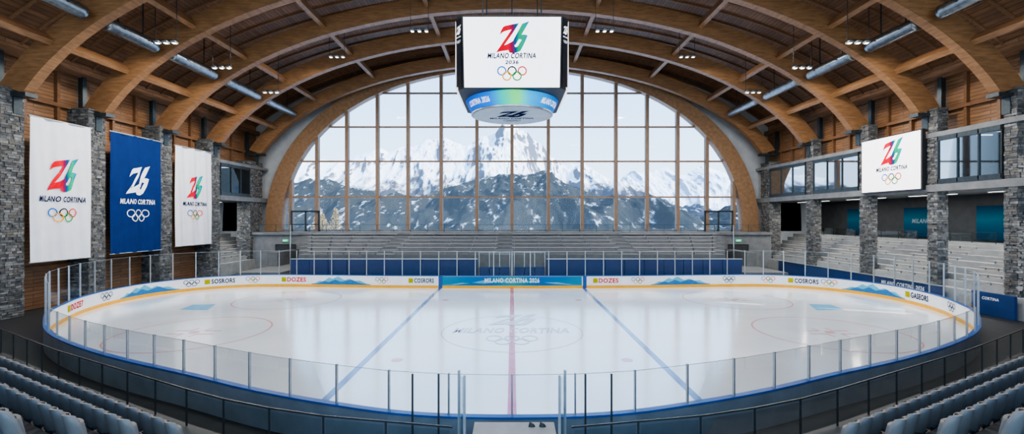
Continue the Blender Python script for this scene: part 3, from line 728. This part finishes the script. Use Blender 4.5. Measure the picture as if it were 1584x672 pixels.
# ------------------------------------------------------------------ side bays
lampm=pm('box_lamp',(1,.97,.9),(1,.95,.88),2,.3,es=4)
def hall_bays(sg,Y0,Y1,bays):
    sd='left' if sg<0 else 'right'
    b=MB()
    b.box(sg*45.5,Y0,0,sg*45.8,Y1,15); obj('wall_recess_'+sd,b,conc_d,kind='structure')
    b=MB(); b.box(sg*36.9,Y0,9.75,sg*45.5,Y1,10.35); b.box(sg*36.9,Y0,14.5,sg*45.5,Y1,14.9); obj('floor_gallery_'+sd,b,conc,kind='structure')
    rows=8; zb=1.6; rz=.50
    st=None
    for k in range(rows):
        z=zb+rz*k; b=MB(); b.box(sg*(36.6+.85*k),Y0,0,sg*(45.5 if k==rows-1 else 37.45+.85*k),Y1,z)
        if st is None: st=obj('floor_steps_'+sd,b,stepm,kind='structure')
        else: obj('step',b,stepm,st)
    for bi,(a,c) in enumerate(bays):
        nm=['nearest the camera','beside the wall screen','third from camera','nearest the arched window'][bi if len(bays)>1 else 3]
        for k in range(1,rows-1):
            z=zb+rz*k
            b=MB(); b.box(sg*(36.75+.85*k),a+.3,z+.2,sg*(37.05+.85*k),c-1.2,z+.27)
            for q in range(4):
                yy=a+.6+(c-a-2.1)*q/3; b.box(sg*(36.85+.85*k),yy-.04,z,sg*(36.97+.85*k),yy+.04,z+.22)
            obj('bench_plank',b,conc_l,loc=(sg*(36.9+.85*k),(a+c)/2,z),cat='bench',group='bench planks on the side steps',label='%s bench plank up the %s side steps, bay %s'%(rown[k-1].replace('front','lowest'),sd,nm))
        t=thing('viewing_box','dark framed glazed viewing box on the %s gallery, bay %s'%(sd,nm),'viewing box',(sg*37.0,(a+c)/2,10.35))
        XG=37.0
        b=MB(); b.add([(sg*XG,a,10.5),(sg*XG,c,10.5),(sg*XG,c,14.5),(sg*XG,a,14.5)],[(0,1,2,3)]); obj('glazing',b,boxgl,t)
        n=3
        for q in range(n+1):
            b=MB(); yy=a+.06+(c-a-.12)*q/n; b.box(sg*(XG-.1),yy-.04,10.45,sg*(XG+.1),yy+.04,14.5); obj('mullion',b,steel,t)
        b=MB(); b.box(sg*(XG-.1),a,10.35,sg*(XG+.1),c,10.8); obj('frame',b,steel,t)
        b=MB(); b.box(sg*(XG-.1),a,14.1,sg*(XG+.1),c,14.5); obj('frame',b,steel,t)
        b=MB(); b.box(sg*41.8,a,10.35,sg*42,c,14.5); obj('back_panel',b,conc_d,t)
        b=MB(); b.box(sg*XG,c-.05,10.4,sg*41.8,c+.05,14.5); obj('side_panel',b,conc_d,t)
        for q in range(3):
            b=MB(); yy=a+1+(c-a-2)*q/2; b.box(sg*39,yy-.06,14.42,sg*40.6,yy+.06,14.49); obj('ceiling_lamp',b,lampm,t)
        run_rail('gallery_railing',[(sg*43.3,a+.1),(sg*43.3,c-.1)],zb+rz*(rows-1),1.0,tint,steel,'glass railing section behind the %s steps, bay %s'%(sd,nm),2.0)
        t=thing('fill_strip_lamp','added fill strip lamp under the %s gallery slab, bay %s'%(sd,nm),'lamp',(sg*40.5,(a+c)/2,9.6))  # invented fitting, added to brighten the dark side steps
        b=MB(); b.box(sg*40.35,a+.8,9.62,sg*40.65,c-.8,9.76); obj('fill_lamp_body',b,alu,t)
        b=MB(); b.box(sg*40.4,a+.85,9.6,sg*40.6,c-.85,9.62); obj('lens',b,lampm,t)
        l=bpy.data.lights.new('strip','AREA'); l.shape='RECTANGLE'; l.size=.3; l.size_y=3.5; l.energy=420; l.color=(1,.96,.9)
        o=bpy.data.objects.new('strip',l); C.objects.link(o); o.location=(sg*40.5,(a+c)/2,9.55)  # area light of the added strip fitting
hall_bays(1,31,67,[(33.35,38.45),(39.5,45.95),(47.2,54.35),(55.75,63.5)])
hall_bays(-1,56.1,67,[(56.15,62.5)])
for i,yy in enumerate((34.6,35.9,37.2)):
    t=thing('broadcast_monitor','black monitor on its stand inside the nearest right viewing box, %s'%['nearest the camera','middle one','farthest of three'][i],'monitor',(38.6,yy,11.28))
    b=MB(); b.box(38.55,yy-.45,11.65,38.62,yy+.45,12.2); obj('screen_panel',b,black,t)
    b=MB(); b.box(38.57,yy-.04,11.3,38.6,yy+.04,11.7); b.box(38.45,yy-.2,11.28,38.75,yy+.2,11.32); obj('stand',b,black,t)
t=thing('long_desk','dark long desk inside the nearest right viewing box','desk',(38.7,36,10.35))
b=MB(); b.box(38.2,33.9,11.2,39.1,38.3,11.28); obj('desk_top',b,conc_d,t)
for yy in(34.1,36,38.1):
    b=MB(); b.box(38.3,yy-.04,10.35,39,yy+.04,11.2); obj('leg',b,conc_d,t)
teal=rampmat('poster_teal',[(0,(.0,.025,.06)),(.45,(.004,.06,.11)),(.6,(.006,.09,.14)),(1,(.003,.03,.075))],'Z',es=.02)  # faint emission makes the printed poster glow a little on its own
for i,(a,c,txt) in enumerate(((38.9,43.2,None),(46.8,51.2,'MILANO'),(56.2,59.8,None))):
    t=thing('wall_poster','teal blue poster on the right recess wall, %s'%['nearest the camera','middle one with lettering','farthest, by the window'][i],'poster',(45.3,(a+c)/2,5.3))
    b=MB(); b.box(45.3,a,5.3,45.49,c,8.6); obj('poster_panel',b,teal,t)
    if txt: art_text(txt,-(a+c)/2,7.1,2.2,.5,pl_right(45.3),inkdim,t)
t=thing('wall_screen','white wall mounted screen with coloured emblem on the right side','screen',(36.5,42.9,10.0))
b=MB(); b.box(36.55,39.45,9.95,36.85,46.3,15.4); obj('casing',b,black,t)
b=MB(); b.add([(36.5,39.55,10.05),(36.5,46.2,10.05),(36.5,46.2,15.3),(36.5,39.55,15.3)],[(0,3,2,1)]); s3=obj('display',b,scrw,t)
mr_=pl_right(36.5)
art_emblem(-42.6,13.75,2.1,2.3,mr_,gradyr,s3); art_text('MILANO CORTINA',-42.6,12.2,3.5,.42,mr_,inkn,s3); art_rings(-42.6,11.2,2.2,mr_,RB,s3,th=.17)
t=thing('side_barrier','low blue padded barrier along the right side steps','barrier',(36.2,47,0))
b=MB(); b.box(36.1,37.2,0,36.35,60,1.65); obj('pad',b,navy,t); b=MB(); b.box(36.05,37.2,1.65,36.4,60,1.72); obj('trim',b,alu,t)
art_text('MILANO CORTINA 2026',-41,1.2,4.5,.4,pl_right(36.1),inkw,t)
t=thing('blue_hoarding','short dark blue hoarding behind the right end of the rink','hoarding',(36.4,33.4,0))
b=MB(); b.box(36.2,31.9,0,36.4,34.9,1.75); obj('panel',b,navy,t); art_text('CORTINA',-33.5,1.3,1.2,.22,pl_right(36.2),inkw,t)
# ------------------------------------------------------------------ outside
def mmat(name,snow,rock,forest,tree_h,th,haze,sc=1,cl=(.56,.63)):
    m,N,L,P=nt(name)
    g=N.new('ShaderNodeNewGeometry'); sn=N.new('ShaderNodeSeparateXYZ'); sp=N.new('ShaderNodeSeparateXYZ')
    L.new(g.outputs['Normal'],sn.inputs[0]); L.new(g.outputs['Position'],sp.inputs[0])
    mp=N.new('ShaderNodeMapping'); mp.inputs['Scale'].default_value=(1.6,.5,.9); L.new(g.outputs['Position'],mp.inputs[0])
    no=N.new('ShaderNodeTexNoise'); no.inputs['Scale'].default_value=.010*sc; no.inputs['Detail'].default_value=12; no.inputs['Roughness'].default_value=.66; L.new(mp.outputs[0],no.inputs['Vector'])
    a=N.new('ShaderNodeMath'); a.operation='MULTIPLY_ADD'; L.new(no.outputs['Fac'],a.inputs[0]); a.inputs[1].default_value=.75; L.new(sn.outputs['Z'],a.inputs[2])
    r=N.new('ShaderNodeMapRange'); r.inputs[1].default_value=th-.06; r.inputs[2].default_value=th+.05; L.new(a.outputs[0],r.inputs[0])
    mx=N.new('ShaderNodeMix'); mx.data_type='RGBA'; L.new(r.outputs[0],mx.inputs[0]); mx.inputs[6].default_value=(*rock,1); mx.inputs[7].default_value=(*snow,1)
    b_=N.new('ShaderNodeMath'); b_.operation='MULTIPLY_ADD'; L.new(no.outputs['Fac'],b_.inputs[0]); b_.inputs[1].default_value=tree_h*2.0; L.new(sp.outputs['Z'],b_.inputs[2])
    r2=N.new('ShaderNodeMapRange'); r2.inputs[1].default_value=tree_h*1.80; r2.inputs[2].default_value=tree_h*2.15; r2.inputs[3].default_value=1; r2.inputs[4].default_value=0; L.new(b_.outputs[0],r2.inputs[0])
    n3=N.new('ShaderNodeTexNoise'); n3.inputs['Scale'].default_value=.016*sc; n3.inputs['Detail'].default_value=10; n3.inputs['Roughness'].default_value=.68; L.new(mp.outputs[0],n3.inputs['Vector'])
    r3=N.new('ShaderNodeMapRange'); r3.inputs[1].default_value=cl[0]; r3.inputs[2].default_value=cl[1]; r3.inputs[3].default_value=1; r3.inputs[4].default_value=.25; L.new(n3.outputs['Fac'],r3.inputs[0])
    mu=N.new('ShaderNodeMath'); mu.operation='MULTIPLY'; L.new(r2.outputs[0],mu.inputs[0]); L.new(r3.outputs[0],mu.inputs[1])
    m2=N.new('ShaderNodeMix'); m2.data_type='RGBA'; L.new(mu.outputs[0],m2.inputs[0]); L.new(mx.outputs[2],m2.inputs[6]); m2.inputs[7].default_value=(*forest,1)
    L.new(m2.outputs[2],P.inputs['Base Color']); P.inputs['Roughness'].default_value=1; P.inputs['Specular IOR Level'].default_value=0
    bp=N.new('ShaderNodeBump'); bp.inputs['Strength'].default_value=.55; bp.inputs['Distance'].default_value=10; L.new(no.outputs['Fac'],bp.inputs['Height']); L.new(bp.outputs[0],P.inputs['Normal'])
    P.inputs['Emission Color'].default_value=(.58,.68,.85,1); P.inputs['Emission Strength'].default_value=haze  # air haze painted in as an even bluish glow over the slopes
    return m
def mountain(name,Y,pts,x0,x1,mat,depth,amp,seed,lab,nx=420,ny=120,base=-60,wl=420,el=3.2,pw=1.0,crag=.22):
    pf=prof([((p-792)/F*Y,(338-q)/F*Y+H) for p,q in pts])
    X0=(x0-792)/F*Y;X1=(x1-792)/F*Y
    b=MB()
    def f(u,v):
        X=X0+(X1-X0)*u; yy=Y-depth*(1-v*1.25)
        w=v/.8 if v<.8 else 1-(v-.8)*1.5
        warp=noise.noise(Vector((X/wl*.5,yy/wl*.5,seed+5)))
        wx=X+(1-w)*wl*.7*warp
        hgt=pf(wx)-base
        sx=X/wl+.55*warp*(1.2-w)
        rg=noise.ridged_multi_fractal(Vector((sx,yy/(wl*el),seed)),1.0,2.1,6,1.0,2.0)-1.05
        fine=noise.fractal(Vector((X/wl*7,yy/wl*2.5,seed)),1.0,2,5)
        ww=min(1,max(0,w))
        env=max(math.sin(ww*PI*.94)**.7,crag)
        return (X,yy,base+hgt*(w**pw)+amp*env*rg+amp*.09*fine*min(1,w+.1))
    b.grid(f,nx,ny); return obj(name,b,mat,smooth=True,loc=(0,Y,base),cat='mountain',label=lab)
m_far=mmat('far_range',(.88,.90,.94),(.27,.31,.40),(.24,.28,.36),90,1.10,.30)  # rock and forest paled toward blue to paint in distance haze
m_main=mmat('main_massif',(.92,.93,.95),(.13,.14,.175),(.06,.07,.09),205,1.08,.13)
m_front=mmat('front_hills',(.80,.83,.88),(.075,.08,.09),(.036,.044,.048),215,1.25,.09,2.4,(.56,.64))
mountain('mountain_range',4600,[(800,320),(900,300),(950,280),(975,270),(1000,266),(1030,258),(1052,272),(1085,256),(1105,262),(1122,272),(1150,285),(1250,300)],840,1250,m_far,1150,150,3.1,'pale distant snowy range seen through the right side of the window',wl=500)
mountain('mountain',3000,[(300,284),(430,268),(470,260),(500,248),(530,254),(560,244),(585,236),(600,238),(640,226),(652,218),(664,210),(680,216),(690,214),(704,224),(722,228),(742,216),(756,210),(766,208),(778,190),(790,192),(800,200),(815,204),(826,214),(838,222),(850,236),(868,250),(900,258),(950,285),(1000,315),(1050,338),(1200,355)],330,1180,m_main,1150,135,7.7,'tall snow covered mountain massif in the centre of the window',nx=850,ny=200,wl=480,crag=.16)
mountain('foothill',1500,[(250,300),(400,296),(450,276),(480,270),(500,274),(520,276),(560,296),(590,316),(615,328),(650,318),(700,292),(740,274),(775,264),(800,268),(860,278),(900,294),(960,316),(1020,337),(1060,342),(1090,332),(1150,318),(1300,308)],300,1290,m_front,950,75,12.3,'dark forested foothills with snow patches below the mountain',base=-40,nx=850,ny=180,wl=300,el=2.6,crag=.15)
b=MB(); b.grid(lambda u,v:((u-.5)*3000,69+1400*v,4.6-44*min(1,v*2.2)+2*noise.noise(Vector((u*20,v*20,0)))*(v>0.02)),60,40); obj('ground_outside',b,snow_g,kind='structure',smooth=True)
leafm=pm('larch_foliage',(.55,.42,.22),(.4,.28,.13),2,.9); barkm=pm('bark',(.12,.08,.05),None,3,.9)
for i,(X,Y,hh) in enumerate(((-35,88,5.2),(-38.5,90,4.2),(-41,94,5.6))):
    t=thing('larch_tree','yellow brown tree outside the window at lower left, %s'%['rightmost','middle','leftmost'][i],'tree',(X,Y,4))
    b=MB(); b.tube((X,Y,3.5),(X,Y,4+hh),.15,8,r1=.03)
    for q in range(30):
        a=random.uniform(0,2*PI); z=4+hh*random.uniform(.15,.95); r=(1-(z-4)/hh)*1.6+.2; b.tube((X,Y,z),(X+r*math.cos(a),Y+r*math.sin(a),z+.5),.04,5,r1=.01)
    obj('trunk',b,barkm,t)
    b=MB()
    for q in range(900):
        a=random.uniform(0,2*PI); z=4+hh*random.uniform(.12,1.02); r=((1-min(1,(z-4)/hh))*1.9+.25)*math.sqrt(random.random()); c=Vector((X+r*math.cos(a),Y+r*math.sin(a),z))
        v=[c+Vector((random.uniform(-.14,.14),random.uniform(-.14,.14),random.uniform(-.14,.14))) for _ in range(3)]; b.add(v,[(0,1,2)])
    obj('foliage',b,leafm,t)
# ------------------------------------------------------------------ light, world, camera
w=bpy.data.worlds.new('World'); bpy.context.scene.world=w; w.use_nodes=True; N=w.node_tree.nodes; L=w.node_tree.links
bg=N['Background']; tc=N.new('ShaderNodeTexCoord'); sp=N.new('ShaderNodeSeparateXYZ'); rp=N.new('ShaderNodeValToRGB')
L.new(tc.outputs['Generated'],sp.inputs[0]); L.new(sp.outputs['Z'],rp.inputs[0]); L.new(rp.outputs[0],bg.inputs[0])
rp.color_ramp.elements[0].position=.0; rp.color_ramp.elements[0].color=(.66,.84,1,1); rp.color_ramp.elements[1].position=.40; rp.color_ramp.elements[1].color=(.25,.51,.92,1)
bg.inputs[1].default_value=3.3
l=bpy.data.lights.new('sun','SUN'); l.energy=8.5; l.angle=.01; l.color=(1,.95,.88); o=bpy.data.objects.new('sun',l); C.objects.link(o)
o.rotation_euler=Vector((-.75,.28,-.5)).to_track_quat('-Z','Y').to_euler()
cam=bpy.data.cameras.new('camera'); co=bpy.data.objects.new('camera',cam); C.objects.link(co); co.location=(0,0,H); co.rotation_euler=(PI/2,0,0)
cam.sensor_width=36; cam.lens=F/1584*36; cam.shift_y=2/1584; cam.clip_end=20000; cam.clip_start=.1
bpy.context.scene.camera=co
